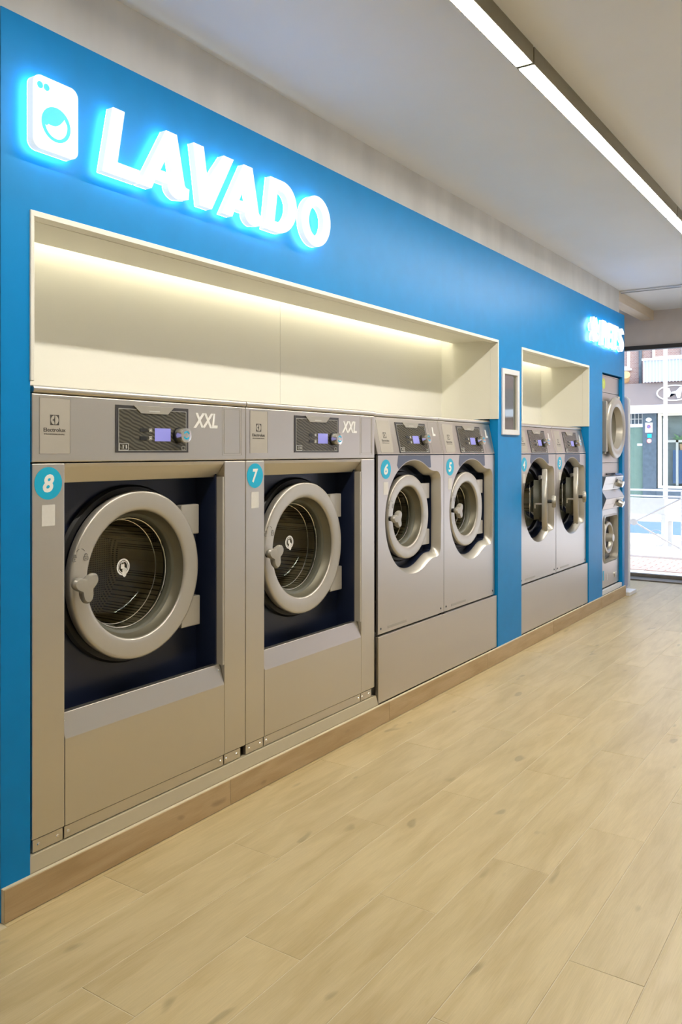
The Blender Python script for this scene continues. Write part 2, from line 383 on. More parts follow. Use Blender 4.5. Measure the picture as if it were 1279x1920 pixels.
def niche(x0, x1, top, yb, joints):
    yc = yb-.085
    e = .004
    xsn = [x0]+joints+[x1]
    for a, c in zip(xsn, xsn[1:]):
        MB().box(a+.001, c-.001, yb, yb+.015, 1.618, 2.27).build('niche_back_panel', 'lining', wall)
        MB().box(a+.001, c-.001, .05, yc, top, top+.016).build('niche_ceiling_panel', 'lining', wall)
    MB().box(x0-.002, x0+.012, .05, yb, 1.618, 2.27).build('niche_side_panel', 'lining', wall)
    MB().box(x1-.012, x1+.002, .05, yb, 1.618, 2.27).build('niche_side_panel', 'lining', wall)
    c = MB(); c.box(x0, x1, yc-.015, yc, top+.016, 2.27); c.box(x0, x1, yc-.015, yb+.015, 2.255, 2.27)
    c.build('light_channel', 'lining', wall)
    t = MB()
    t.box(x0-.002, x1+.002, -.006, .05, top-.016, top+.0015)
    t.box(x0-.002, x0+.012, -.006, .05, 1.618, top-.016); t.box(x1-.012, x1+.002, -.006, .05, 1.618, top-.016)
    t.build('niche_trim', 'lining', wall, bevel=.002, seg=1)
    MB().box(x0+.02, x1-.02, yc+.004, yc+.022, 2.236, 2.250).build('led_strip', 'led', wall)
niche(N1[0], N1[1], NT, .412, [3.330])
niche(N2[0], N2[1], NT-.003, .420, [])

# facade with its big window
fw = MB().box(XF, XF+.25, YR-.1, 1.05, 2.59, ZC+.15).build('wall_front', 'taupe'); struct(fw, 'taupe plaster wall above the shop window', 'wall')
win = MB(); win.box(XF-.02, XF+.07, YR, .95, 2.545, 2.592)
for yy in (-1.65, -3.3, .80): win.box(XF-.01, XF+.06, yy-.03, yy+.03, .03, 2.545)
wf = win.build('window_1', 'dark_frame'); struct(wf, 'full-height shop window with dark top frame', 'window')
MB().box(XF-.01, XF+.06, YR, .95, .0, .03).build('bottom_rail', 'jamb_metal', wf)
for a, c in ((YR, -3.33), (-3.27, -1.68), (-1.62, .77)):
    MB().box(XF+.02, XF+.028, a, c, .03, 2.545).build('pane', 'winglass', wf)
th = MB().box(9.25, XF+.25, YR, .95, -.12, -.002).box(9.262, 9.30, YR, .95, -.002, .012).build('trim_1', 'jamb_metal'); struct(th, 'brown metal threshold along the shop window', 'threshold')
rl = MB().box(8.235, 8.275, YR, .94, ZC-.012, ZC).box(8.285, 8.297, YR, .94, ZC-.02, ZC).build('trim_2', 'whitemetal'); struct(rl, 'thin white rail across the ceiling', 'rail')
bm_ = MB().box(X1-.004, XF, .055, .19, 2.872, ZC).build('beam', 'pine', bevel=.003); struct(bm_, 'short pale timber beam under the ceiling by the shop window', 'beam')

# ------------------------------------------------------------------ machine pieces
def screw(b_, mtx, x, s, r=.0045):
    m2 = mtx @ Matrix.Translation((x, s, 0)); b_.cyl(m2, r, 0, .0025, 10, r*.75); return b_
def electrolux_logo(parent, F, cx, s0, k, n=.0006):
    # square emblem: pale disc with a dark pointed figure on a dark square; two lines of lettering beneath
    e = k*.0165
    q = MB().prism_n(rect(cx-e, cx+e, s0, s0+2*e), F, n, n+.0003).build('emblem', 'print_dark', parent)
    m = s0+e; r = e*.88
    right = [(cx+.1*e+0, m-r)]+[(cx+.1*e+r*.85*math.cos(t), m+r*math.sin(t)) for t in [(-90+180*i/14)*PI/180 for i in range(1, 14)]]+[(cx+.1*e, m+r)]
    def leaf(sg):
        p = [(cx-.06*e, m+sg*r)]
        for i in range(1, 11):
            t = math.radians(90+90*i/10); p.append((cx-.06*e+r*.95*math.cos(t), m+sg*r*math.sin(t)))
        for i in range(1, 10):
            t = i/10; p.append((cx-.06*e-r*.95*(1-t)**2.4*.92, m+sg*r*(t**2.0)))
        return p
    g = MB().shape([right], F, n+.0003, n+.0006); g.shape([leaf(1)], F, n+.0003, n+.0006); g.shape([leaf(-1)], F, n+.0003, n+.0006)
    g.build('emblem_figure', 'plate', q)
    MB().text('Electrolux', F, cx, s0-k*.021, k*.0125, n, n+.0004, bold=.012, width=k*.083).build('lettering', 'print_dark', parent)
    MB().text('PROFESSIONAL', F, cx, s0-k*.0305, k*.0038, n, n+.0004, bold=.012, width=k*.079).build('lettering', 'print_dark', parent)

def control(parent, F, x0, x1, s0, s1, knob_x, knob_s, scr, btn, lines=True):
    """patterned control film with tab, screen, buttons and knob"""
    W = x1-x0; H = s1-s0
    d = MB().prism_n(rect(x0, x1, s0, s1), F, .0, .002).build('control_panel', 'dark_frame', parent)
    MB().prism_n(rect(x0+.012, x1-.012, s0+.006, s1-.012), F, .002, .0026).build('control_film', 'screenp', d)
    l = MB(); i0, i1, j0, j1, t = x0+.012, x1-.012, s0+.006, s1-.012, .0013
    l.shape([rect(i0, i1, j0, j1), rect(i0+t, i1-t, j0+t, j1-t)], F, .0026, .003)
    l.build('outline', 'line', d)
    tx0, tx1 = x0+.22*W, x0+.78*W
    MB().prism_n([(tx0, s1+.001), (tx0+.1*W, s1-.16*H), (tx1-.09*W, s1-.16*H), (tx1, s1+.001)], F, .003, .006).build('tab', 'paint_grey', d, bevel=.0008, seg=1)
    MB().prism_n(rect((tx0+tx1)/2-.075*W, (tx0+tx1)/2+.075*W, s1-.115*H, s1-.095*H), F, .006, .0063).build('tab_mark', 'line', d)
    MB().prism_n(rect(*scr), F, .0026, .0036).build('screen', 'screen', d)
    for r_ in btn: MB().prism_n(rounded(rect(*r_), .003), F, .0026, .005).build('button', 'btn', d)
    ic = MB()
    for (a, b_, c, e) in btn:
        ic.shape([rect(b_+.009, b_+.022, c, e), rect(b_+.0105, b_+.0205, c+.0015, e-.0015)], F, .0026, .003); ic.shape([circ(b_+.0155, (c+e)/2, .0032, 12)], F, .0026, .003)
    ic.build('button_icon', 'line', d)
    sq = MB().shape([rect(x0+.015, x0+.056, s0+.008, s0+.032), rect(x0+.0165, x0+.0545, s0+.0095, s0+.0305)], F, .0028, .0032)
    sq.prism_n(rect(x0+.03, x0+.034, s0+.014, s0+.027), F, .0028, .0032); sq.prism_n(rect(x0+.044, x0+.048, s0+.014, s0+.027), F, .0028, .0032)
    sq.build('corner_icon', 'line', d)
    MB().shape([rect(x1-.036, x1-.019, s0+.009, s0+.023), rect(x1-.0345, x1-.0205, s0+.0105, s0+.0215)], F, .0028, .0032).build('corner_icon', 'line', d)
    Kx = F @ Matrix.Translation((knob_x, knob_s, 0))
    k1 = MB().cyl(Kx, .0295, .0026, .012, 32).build('knob_collar', 'black', d)
    k = MB(); N = 40
    prof = [(.027, .012), (.0275, .040), (.0265, .0435), (.0215, .0445)]
    V = []; Fc = []
    for r, n in prof:
        for i in range(N):
            rr = r*(1-.03*(i % 2)) if n < .041 else r
            V.append(Kx @ Vector((rr*math.cos(2*PI*i/N), rr*math.sin(2*PI*i/N), n)))
    for j in range(len(prof)-1):
        for i in range(N): Fc.append((j*N+i, j*N+(i+1) % N, (j+1)*N+(i+1) % N, (j+1)*N+i))
    Fc.append(tuple(range((len(prof)-1)*N, len(prof)*N)))
    k.add(V, Fc); kk = k.build('knob', 'chrome', d, smooth=True)
    arc = MB()
    for a0 in (20, 200):
        o_ = [(.016*math.cos(math.radians(a0+t)), .016*math.sin(math.radians(a0+t))) for t in range(0, 131, 10)]
        i_ = [(.0105*math.cos(math.radians(a0+t)), .0105*math.sin(math.radians(a0+t))) for t in range(130, -1, -10)]
        arc.shape([o_+i_], Kx, .0445, .0449)
    arc.build('knob_mark', 'cyan', d)
    return d

def number_sticker(parent, F, cx, cs, r, num):
    st = MB().shape([circ(cx, cs, r, 48)], F, .0004, .0009).build('number_sticker', 'cyan', parent)
    st['label'] = 'round cyan sticker with a white number '+num
    MB().text(num, F, cx, cs-r*.56, r*1.12, .0009, .0012, bold=.035, shear=.18, width=r*(.82 if num != '7' else .74)).build('number', 'print_white', st)
    q = MB().prism_n(rect(cx-r*.48, cx+r*.48, cs-r*2.62, cs-r*1.32), F, .0004, .0008).build('code_sticker', 'paper', parent)
    q['label'] = 'small pale square sticker below the number'

def drum(parent, cx, cz, R, y0, depth):
    d = MB().lathe([(R*.93, y0), (R, y0+.015), (R, y0+depth-.03), (R*.93, y0+depth), (0.02, y0+depth+.006)], cx, cz, 48, cap1=True).build('drum', 'drum', parent, origin=(cx, y0+depth, cz), smooth=True)
    for k in range(3):
        a = 2*PI*k/3+.5; c, s_ = math.cos(a), math.sin(a)
        q = [Vector((cx+R*math.cos(a-.16), 0, cz+R*math.sin(a-.16))), Vector((cx+R*.76*math.cos(a-.04), 0, cz+R*.76*math.sin(a-.04))), Vector((cx+R*.76*math.cos(a+.04), 0, cz+R*.76*math.sin(a+.04))), Vector((cx+R*math.cos(a+.16), 0, cz+R*math.sin(a+.16)))]
        b_ = MB(); A = [p+Vector((0, y0+.03, 0)) for p in q]; B = [p+Vector((0, y0+depth-.02, 0)) for p in q]
        b_.strip(A, B); b_.add(A, [(3,2,1,0)]); b_.add(B, [(0,1,2,3)])
        b_.build('drum_lifter', 'drum', d)
    return d

def door(parent, cx, cz, R, ri, yf, yb, hinge_x, ang, handle_style, sticker, icons=True):
    """round door: silver ring, conical inner face, glass bowl, lobed handle; hinged at hinge_x"""
    o = (hinge_x, yb, cz)
    D = MB().lathe([(R*.975, yb), (R*.985, yb-.004), (R, yf+.014), (R*.997, yf+.007), (R*.985, yf+.003), (R*.972, yf+.0012), (R*.955, yf+.0006), (ri*1.075, yf+.0035), (ri*1.045, yf+.0045), (ri*1.02, yf+.0065), (ri*1.005, yf+.010), (ri, yf+.015),
                    (ri*1.01, yb), (R*.975, yb)], cx, cz, 96).build('door', 'ringmat', parent, origin=o, smooth=True)
    yg = yf+.060
    MB().lathe([(ri*1.0, yf+.0145), (ri*.94, yf+.052), (ri*.90, yf+.058)], cx, cz, 96).build('inner_cone', 'cone', D, smooth=True)
    MB().lathe([(ri*.945, yf+.050), (ri*.905, yf+.056), (ri*.885, yf+.074), (ri*.90, yf+.10)], cx, cz, 80).build('gasket', 'gasket', D, smooth=True)
    MB().lathe([(ri*.885, yf+.076), (ri*.865, yf+.10), (ri*.83, yf+.15), (ri*.76, yf+.185), (ri*.66, yf+.197), (0.001, yf+.203)], cx, cz, 80).build('glass_bowl', 'glass', D, smooth=True, fixn=False)
    for rr, yy, tr in ((.872, .082, .003), (.838, .128, .0022)):
        pts = [(cx+ri*rr*math.cos(2*PI*i/72), yf+yy, cz+ri*rr*math.sin(2*PI*i/72)) for i in range(72)]
        MB().tube(pts, tr, 6, closed=True).build('glass_rim', 'chrome', D, smooth=True)
    # handle: three rounded lobes on a black stem
    hx, hs = cx-(R+ri)/2*math.cos(.04), cz+.004
    if handle_style == 'big': hx = cx-R*1.0+.0; hx = cx-.282; hs = cz-.004
    else: hx = cx-.212; hs = cz+.002
    H = front(yf, hx, hs)
    MB().cyl(H, .013, -.008, .034, 16).build('handle_stem', 'black', D)
    k = 1.0 if handle_style == 'big' else .88
    lob = []
    rot = 8 if handle_style == 'big' else 25
    for i in range(72):
        t = 2*PI*i/72
        r = (.0365+.0135*math.cos(3*(t-math.radians(270+rot))))*k*1.14
        lob.append((r*math.cos(t), r*math.sin(t)))
    hb = MB(); L0 = [H @ Vector((x*.86, y*.86, .030)) for x, y in lob]; L1 = [H @ Vector((x, y, .038)) for x, y in lob]
    L2 = [H @ Vector((x, y, .050)) for x, y in lob]; L3 = [H @ Vector((x*.88, y*.88, .0575)) for x, y in lob]; L4 = [H @ Vector((x*.3, y*.3, .0585)) for x, y in lob]
    for A, B in ((L0, L1), (L1, L2), (L2, L3), (L3, L4)): hb.strip(A, B)
    hb.add(L4, [tuple(range(72))]); hb.add(L0, [tuple(range(72))[::-1]])
    hb.build('handle', 'paint_grey', D, smooth=True)
    # latch hook on the inside
    lk = MB().box(hx-.006, hx+.006, yb-.01, yb+.050, cz-.022, cz-.010).box(hx-.006, hx+.006, yb+.044, yb+.052, cz-.050, cz-.010)
    lk.build('latch', 'chrome', D)
    if icons:
        I = front(yf+.0015, cx-(R+ri)/2*.985, cz+.085*R/.3); b_ = MB()
        for sx in (-.024, .022):
            b_.shape([rounded(rect(sx-.009, sx+.009, -.010, .005), .003), rounded(rect(sx-.0075, sx+.0075, -.0085, .0035), .002)], I, 0, .0006)
            b_.shape([[(sx-.006+0, .005)]+[(sx+.006*math.cos(math.radians(a)), .008+.006*math.sin(math.radians(a))) for a in range(180, -1, -20)]+[(sx+.0045, .006)]+[(sx+.0045*math.cos(math.radians(a)), .008+.0045*math.sin(math.radians(a))) for a in range(0, 181, 20)]], I, 0, .0006)
            b_.shape([circ(sx, -.003, .0018, 10)], I, 0, .0006)
        b_.shape([[(.018*math.cos(math.radians(a)), .018+.014*math.sin(math.radians(a))) for a in range(20, 161, 10)]+[(.0165*math.cos(math.radians(a)), .018+.0125*math.sin(math.radians(a))) for a in range(160, 19, -10)]], I, 0, .0006)
        b_.build('lock_icons', 'print_dark', D)
    if sticker:
        G_ = front(yf+.100, cx+.006, cz+.018); r = .031
        b_ = MB().shape([circ(0, 0, r, 40), circ(0, 0, r*.80, 40)], G_, 0, .0006)
        b_.shape([circ(0, 0, r*.72, 36), circ(0, 0, r*.64, 36)], G_, 0, .0006)
        b_.shape([rounded(rect(-.011, .006, -.006, .010), .002)], G_, 0, .0006)
        b_.shape([[(-.0085+0, .010)]+[(-.0025+.007*math.cos(math.radians(a)), .012+.007*math.sin(math.radians(a))) for a in range(180, -1, -20)]+[(.0022, .010)]+[(-.0025+.0045*math.cos(math.radians(a)), .012+.0045*math.sin(math.radians(a))) for a in range(0, 181, 20)]], G_, 0, .0006)
        for i, (fx, fl) in enumerate(((-.004, .006), (.001, .009), (.006, .010), (.0108, .007))):
            b_.shape([rounded(rect(fx, fx+.0042, -.026, -.012+fl), .002)], G_, .0006, .0012)
        b_.shape([rounded([(-.006, -.024), (-.001, -.035), (.006, -.039), (.014, -.034), (.0155, -.02), (-.004, -.018)], .005)], G_, .0004, .001)
        sk_ = b_.build('lock_sticker', 'print_white', D); sk_['label'] = 'round white padlock and hand sticker'
    D.rotation_euler.z = math.radians(ang)
    return D

def hole_plate(b_, outer, inner, F, n0, n1):
    b_.shape([outer, inner], F, n0, n1); return b_

def xxl_washer(x0, num, label):
    W = 1.012; Y = .02
    T = thing('washing_machine', label, 'washing machine', (x0+W/2, Y, .147))
    F = front(Y, x0, 0)
    # cabinet shell, side panels, console
    MB().box(x0+.004, x0+W-.004, .72, .76, .15, 1.36).box(x0+.004, x0+W-.004, .22, .76, .147, .158).build('cabinet', 'paint_grey', T)
    MB().prism_x([(Y,.192),(.74,.192),(.74,1.363),(Y,1.363)], x0+.001, x0+.122).build('side_panel', 'steel', T, bevel=.003)
    MB().prism_n([(.885,.192),(W-.001,.192),(W-.001,1.363),(.885,1.363)], F, -.70, 0).build('side_panel', 'steel', T, bevel=.003)
    MB().prism_x([(Y,1.363),(Y+.004,1.350),(Y+.045,1.298),(Y+.06,1.298),(Y+.06,1.363)], x0+.124, x0+.884).build('lintel', 'steel', T, bevel=.002)
    MB().prism_x([(Y,.192),(Y,.472),(Y+.024,.551),(Y+.05,.551),(Y+.05,.192)], x0+.124, x0+.884).build('lower_panel', 'steel', T, bevel=.002)
    MB().box(x0, x0+W, Y, .75, 1.3665, 1.583).build('console', 'steel', T, bevel=.004)
    MB().prism_x([(Y-.004,1.5865),(Y-.008,1.592),(Y-.008,1.600),(Y-.002,1.608),(.75,1.608),(.75,1.5835),(Y+.004,1.5835)], x0+.002, x0+W-.001).build('top_cover', 'steel_l', T, bevel=.003)
    # right inner reveal and the navy tub behind the opening
    MB().prism_x([(Y+.002,.55),(Y+.035,.55),(Y+.035,1.30),(Y+.002,1.30)], x0+.876, x0+.8855).build('reveal', 'plate', T)
    tub = MB().shape([rect(.05, .875, .45, 1.335), circ(.503, .953, .262, 64)], front(.165, x0, 0), -.006, .006)
    tub.box(x0+.868, x0+.876, Y+.035, .165, .45, 1.335).box(x0+.1225, x0+.128, Y+.05, .165, .45, 1.335)
    tub.box(x0+.05, x0+.875, Y+.06, .165, 1.30, 1.335)
    tub.build('recess', 'navy', T)
    MB().lathe([(.322, .158), (.326, .146), (.318, .136), (.300, .134), (.285, .155)], x0+.503, .953, 96).build('door_seal', 'black', T, smooth=True)
    drum(T, x0+.503, .953, .27, .20, .34)
    MB().lathe([(.262, .159), (.255, .20), (.252, .215)], x0+.503, .953, 64).build('drum_mouth', 'gasket', T, smooth=True)
    for z0, z1, xe in ((1.075, 1.192, .822), (.713, .830, .828)):
        h = MB().box(x0+.725, x0+xe, .098, .128, z0, z1).box(x0+xe-.05, x0+xe-.012, .125, .158, z0+.01, z1-.006).build('hinge', 'ringmat', T, bevel=.004)
        hs = MB(); m2 = front(.14, x0+xe-.03, z0-.004); hs.cyl(front(.15, x0+xe-.025, z0-.002), .006, 0, .02, 12); hs.build('hinge_bolt', 'chrome', h)
    door(T, x0+.503, .953, .3065, .232, .085, .128, x0+.83, 0, 'big', True)
    # bottom strips with screws
    for a, c, sc in ((.006, .118, (.028, .098)), (.124, .882, (.140, .866)), (.888, .985, (.900, .962))):
        s_ = MB().box(x0+a, x0+c, Y+.004, Y+.02, .150, .189).build('base_strip', 'steel', T, bevel=.001, seg=1)
        FF = front(Y+.004, x0, 0)
        for q in sc: screw(MB(), FF, q, .170, .0062).build('screw', 'chrome', s_)
    TF = tilted(x0, Y, .472, Y+.024, .551)
    for q in (.132, .870): screw(MB(), TF, q, .058, .005).build('screw', 'chrome', T)
    # console fittings
    p = MB().shape([rect(.029, .142, 1.395, 1.571)], F, -.0004, .0004).build('logo_plate', 'plate', T)
    MB().shape([rect(.0275, .1435, 1.3935, 1.5725), rect(.029, .142, 1.395, 1.571)], F, 0, .0012).build('plate_edge', 'steel_l', p)
    electrolux_logo(p, F, .0835, 1.4845, 1.0)
    control(T, F, .330, .680, 1.397, 1.562, .628, 1.4605, (.509, .587, 1.438, 1.485), [(.438, .474, 1.471, 1.483), (.438, .474, 1.442, 1.455)])
    MB().text('XXL', F, .777, 1.492, .057, .0, .0008, bold=.028, shear=.16, width=.133).build('size_lettering', 'print_white', T)
    bp_ = MB().shape([rect(.872, .988, 1.385, 1.579), rect(.8735, .9865, 1.3865, 1.5775)], F, 0, .0008); bp_.shape([rect(.882, .980, 1.392, 1.571), rect(.8845, .9775, 1.3945, 1.5685)], F, 0, .0012)
    bp_.build('blank_plate', 'plate', T)
    number_sticker(T, F, .060, 1.300, .0515, num)
    return T

# --- slim machines
def sd_rr(x, y, cx, cy, hx, hy, r):
    qx, qy = abs(x-cx)-hx+r, abs(y-cy)-hy+r
    return math.hypot(max(qx, 0), max(qy, 0))+min(max(qx, qy), 0)-r
def ear_loop(off, n=120):                    # round opening with a rounded ear for the hinges; centre-relative
    out = []
    for i in range(n):
        t = 2*PI*i/n; lo, hi = .05, .6
        for _ in range(30):
            m = (lo+hi)/2; x, y = m*math.cos(t), m*math.sin(t)
            a = math.hypot(x, y)-.314; b_ = sd_rr(x, y, .165, 0, .158, .250, .055)
            k = .035; h = max(k-abs(a-b_), 0)/k; d = min(a, b_)-h*h*k*.25
            if d < off: lo = m
            else: hi = m
        out.append((lo*math.cos(t), lo*math.sin(t)))
    return out
E0 = ear_loop(0.0); E1 = ear_loop(-.006); E2 = ear_loop(-.026)

def l_washer(x0, num, label, ang):
    W = .748; Y = .02; cx, cz = .388, 1.039
    T = thing('washing_machine', label, 'washing machine', (x0+W/2, Y, .447))
    F = front(Y, x0, 0)
    MB().box(x0+.006, x0+W-.006, .70, .74, .45, 1.38).box(x0+.006, x0+W-.006, .05, .74, .447, .458).box(x0+.004, x0+.010, .05, .74, .45, 1.38).box(x0+W-.010, x0+W-.004, .05, .74, .45, 1.38).build('cabinet', 'paint_grey', T)
    A = [(cx+x, cz+y) for x, y in E0]
    MB().shape([rounded(rect(.002, W-.002, .453, 1.381), .004), A], F, -.012, 0).build('front_panel', 'steel_l', T)
    P0 = [F @ Vector((cx+x, cz+y, 0)) for x, y in E0]; P1 = [F @ Vector((cx+x, cz+y, -.006)) for x, y in E1]
    P2 = [F @ Vector((cx+x, cz+y, -.040)) for x, y in E2]; P3 = [F @ Vector((cx+x, cz+y, -.052)) for x, y in E2]
    MB().strip(P0, P1).strip(P1, P2).strip(P2, P3).build('opening_rim', 'ringmat', T, smooth=True)
    nv = MB().shape([rect(.04, W-.03, .60, 1.375), circ(cx, cz, .205, 60)], front(.125, x0, 0), -.004, .004)
    P4 = [F @ Vector((cx+x, cz+y, -.105)) for x, y in E2]; nv.strip(P3, P4)
    nv.build('recess', 'navy', T)
    tx = [(cx+x, cz+y+.004) for x, y in E0 if y > .262 and x < .215 and x > -.185]
    tx = sorted(tx)
    MB().shape([[(.212, 1.3795), (.2, 1.325)]+[p for p in tx]+[(.586, 1.31), (.578, 1.3795)]], F, .0003, .0009).build('inlay', 'inlay', T)
    MB().lathe([(.250, .120), (.254, .110), (.247, .102), (.232, .102), (.222, .116)], x0+cx, cz, 80).build('door_seal', 'black', T, smooth=True)
    drum(T, x0+cx, cz, .225, .15, .33)
    MB().lathe([(.205, .113), (.20, .15), (.195, .165)], x0+cx, cz, 64).build('drum_mouth', 'gasket', T, smooth=True)
    for z0, z1 in ((1.128, 1.218), (.862, .950)):
        MB().box(x0+.55, x0+.655, .066, .088, z0, z1).box(x0+.615, x0+.645, .088, .118, z0+.006, z1-.006).build('hinge', 'ringmat', T, bevel=.003)
    door(T, x0+cx, cz, .234, .167, .052, .092, x0+.64, ang, 'small', False)
    # console leaning back
    ys, zs = Y+.042, 1.583
    MB().prism_x([(Y,1.386),(ys,zs),(.74,zs),(.74,1.386)], x0+.001, x0+W-.001).build('console', 'steel_l', T, bevel=.003)
    MB().prism_x([(ys-.004,1.5865),(ys-.008,1.592),(ys-.008,1.600),(ys-.002,1.607),(.74,1.607),(.74,1.5835),(ys+.004,1.5835)], x0+.002, x0+W-.001).build('top_cover', 'steel_l', T, bevel=.003)
    K = tilted(x0, Y, 1.386, ys, zs)
    p = MB().prism_n(rect(.040, .168, .010, .184), K, -.0004, .0006).build('logo_plate', 'plate', T)
    electrolux_logo(p, K, .104, .088, .92)
    control(T, K, .232, .575, .006, .178, .515, .082, (.400, .470, .060, .104), [(.325, .362, .090, .102), (.325, .362, .062, .074)])
    lp = MB().shape([rect(.612, .735, .004, .190), rect(.6135, .7335, .0055, .1885)], K, 0, .0008).build('blank_plate', 'plate', T)
    MB().text('L', K, .668, .108, .052, 0, .0012, bold=.05, shear=.1, width=.036).build('size_lettering', 'print_white', T)
    number_sticker(T, F, .082, 1.308, .051, num)
    for q in (.030, W-.04): screw(MB(), F, q, .480, .0065).build('screw', 'dark_frame', T)
    MB().box(x0+.10, x0+.30, Y-.001, Y, .470, .484).build('type_plate', 'paint_grey', T)
    return T

xxl_washer(1.590, '8', 'wide grey XXL washing machine numbered 8 beside the end of the blue wall')
xxl_washer(2.603, '7', 'wide grey XXL washing machine numbered 7 between machines 8 and 6')
l_washer(3.645, '6', 'slim steel L washing machine numbered 6 standing against a wide XXL machine, door shut', 0)
l_washer(4.393, '5', 'slim steel washing machine numbered 5 next to the blue pier with the display, door shut', 0)
l_washer(5.576, '4', 'slim steel washing machine numbered 4 with door ajar, beside the display pier', 20)
l_washer(6.328, '3', 'slim steel washing machine numbered 3 with door ajar, nearest the pet laundry stack', 18)

# plinths
p = MB().prism_x([(.002,.0),(.002,.104),(.016,.147),(.70,.147),(.70,0)], N1[0]+.001, 3.622).build('plinth', 'steel_p', origin=(2.6, .3, 0), bevel=.001, seg=1)
tag(p, 'low sloping metal plinth under the washing machines numbered 8 and 7', 'plinth')
def panel_plinth(a, c, label):
    T = thing('plinth', label, 'plinth', ((a+c)/2, .3, 0))
    MB().box(a, c, .006, .026, .103, .4455).build('face_panel', 'steel_l', T, bevel=.002)
    MB().box(a, c, .05, .70, 0, .447).build('core', 'paint_grey', T)
    MB().box((a+c)/2-.012, (a+c)/2+.012, .014, .05, .425, .4465).build('spacer', 'black', T)
panel_plinth(3.630, N1[1]-.004, 'wide steel plinth panel under the two slim machines with shut doors')
panel_plinth(N2[0]+.006, N2[1]-.006, 'wide steel plinth panel under the two machines with doors ajar')

# ------------------------------------------------------------------ pet washer and dryer stack
XA, XB, YS = 7.548, 8.126, .03
XC = (XA+XB)/2
T = thing('tumble_dryer', 'steel tumble dryer with lime sticker stacked on the pet washer', 'tumble dryer', (XC, YS, 1.175))
MB().box(XA, XB, YS, .70, 1.300, 1.944).build('cabinet', 'steel_l', T, bevel=.003)
MB().box(XA, XB, YS, .70, 1.947, 2.095).build('top_panel', 'steel_l', T, bevel=.003)
MB().box(XA, XB, YS-.004, .70, 2.0955, 2.104).build('top_edge', 'steel_l', T)
MB().box(XA, XB, YS, .70, 1.175, 1.297).build('lint_panel', 'steel_l', T, bevel=.003)
MB().prism_n(rounded(rect(.15, .42, 1.185, 1.200), .005), front(YS, XA, 0), 0, .012).build('lint_grip', 'black', T)
lb = MB().shape([rounded(rect(.02, .56, 1.21, 1.29), .006), rounded(rect(.023, .557, 1.213, 1.287), .006)], front(YS, XA, 0), 0, .001).build('panel_outline', 'plate', T)
D = MB().lathe([(.235, YS), (.262, YS-.020), (.285, YS-.040), (.287, YS-.050), (.280, YS-.062), (.255, YS-.072), (.215, YS-.070), (.198, YS-.060), (.190, YS-.03), (.178, YS+.04)], XC, 1.622, 72).build('door', 'ringmat', T, smooth=True)
MB().lathe([(.179, YS+.03), (.150, YS+.045), (.001, YS+.055)], XC, 1.622, 64).build('door_glass', 'glass', D, smooth=True, fixn=False)
MB().lathe([(.20, YS-.001), (.19, YS-.002), (.001, YS-.003)], XC, 1.622, 48).build('drum_back', 'cone', T)
MB().box(XA-.004, XA+.035, YS-.05, YS, 1.40, 1.86).build('hinge_bar', 'ringmat', T, bevel=.005)
MB().cyl(front(YS, XA+.04, 1.41), .03, 0, .03, 16).build('hinge_cap', 'paint_grey', T)
MB().box(XB-.03, XB-.018, YS-.012, YS, 1.86, 1.93).build('door_catch', 'print_white', T)
st = MB().shape([circ(.075, 2.024, .048, 40)], front(YS, XA, 0), .0004, .001).build('number_sticker', 'lime', T); st['label'] = 'round lime green sticker'
MB().text('1', front(YS, XA, 0), .075, 1.998, .052, .001, .0014, bold=.02).build('number', 'print_white', st)

T = thing('pet_washer', 'steel pet laundry washer with square door frame below the tumble dryer', 'washing machine', (XC, YS, .155))
MB().shape([rect(XA, XB, .155, .865), rrect(XA+.075, XA+.50, .385, .800, .05)], front(YS), -.02, 0).build('front_panel', 'steel_l', T)
fr = MB(); l0 = rrect(XA+.060, XA+.515, .370, .815, .055); l1 = rrect(XA+.075, XA+.50, .385, .800, .05); l2 = rrect(XA+.085, XA+.49, .395, .79, .045)
FS = front(YS); fr.strip([FS @ Vector((x, z, .002)) for x, z in l0], [FS @ Vector((x, z, .012)) for x, z in l1]); fr.strip([FS @ Vector((x, z, .012)) for x, z in l1], [FS @ Vector((x, z, -.06)) for x, z in l2])
fr.build('opening_rim', 'ringmat', T, smooth=True)
MB().box(XA+.06, XA+.51, YS+.06, YS+.065, .37, .815).build('recess', 'navy', T)
MB().box(XA+.002, XB-.002, .25, .68, .155, .86).build('cabinet', 'paint_grey', T)
D = MB().lathe([(.148, YS+.058), (.152, YS+.025), (.144, YS+.012), (.124, YS+.010), (.114, YS+.02), (.108, YS+.056)], XC-.0, .595, 64).build('door', 'ringmat', T, smooth=True)
MB().lathe([(.110, YS+.045), (.08, YS+.052), (.001, YS+.054)], XC, .595, 48).build('door_glass', 'navy', D, smooth=True)
MB().cyl(front(YS+.01, XC, .595), .042, -.04, .040, 28, .036).build('door_knob', 'ringmat', D, bevel=.003)
for zz in (.50, .69): MB().box(XA+.09, XA+.15, YS+.02, YS+.058, zz-.04, zz+.04).build('hinge', 'ringmat', T, bevel=.003)
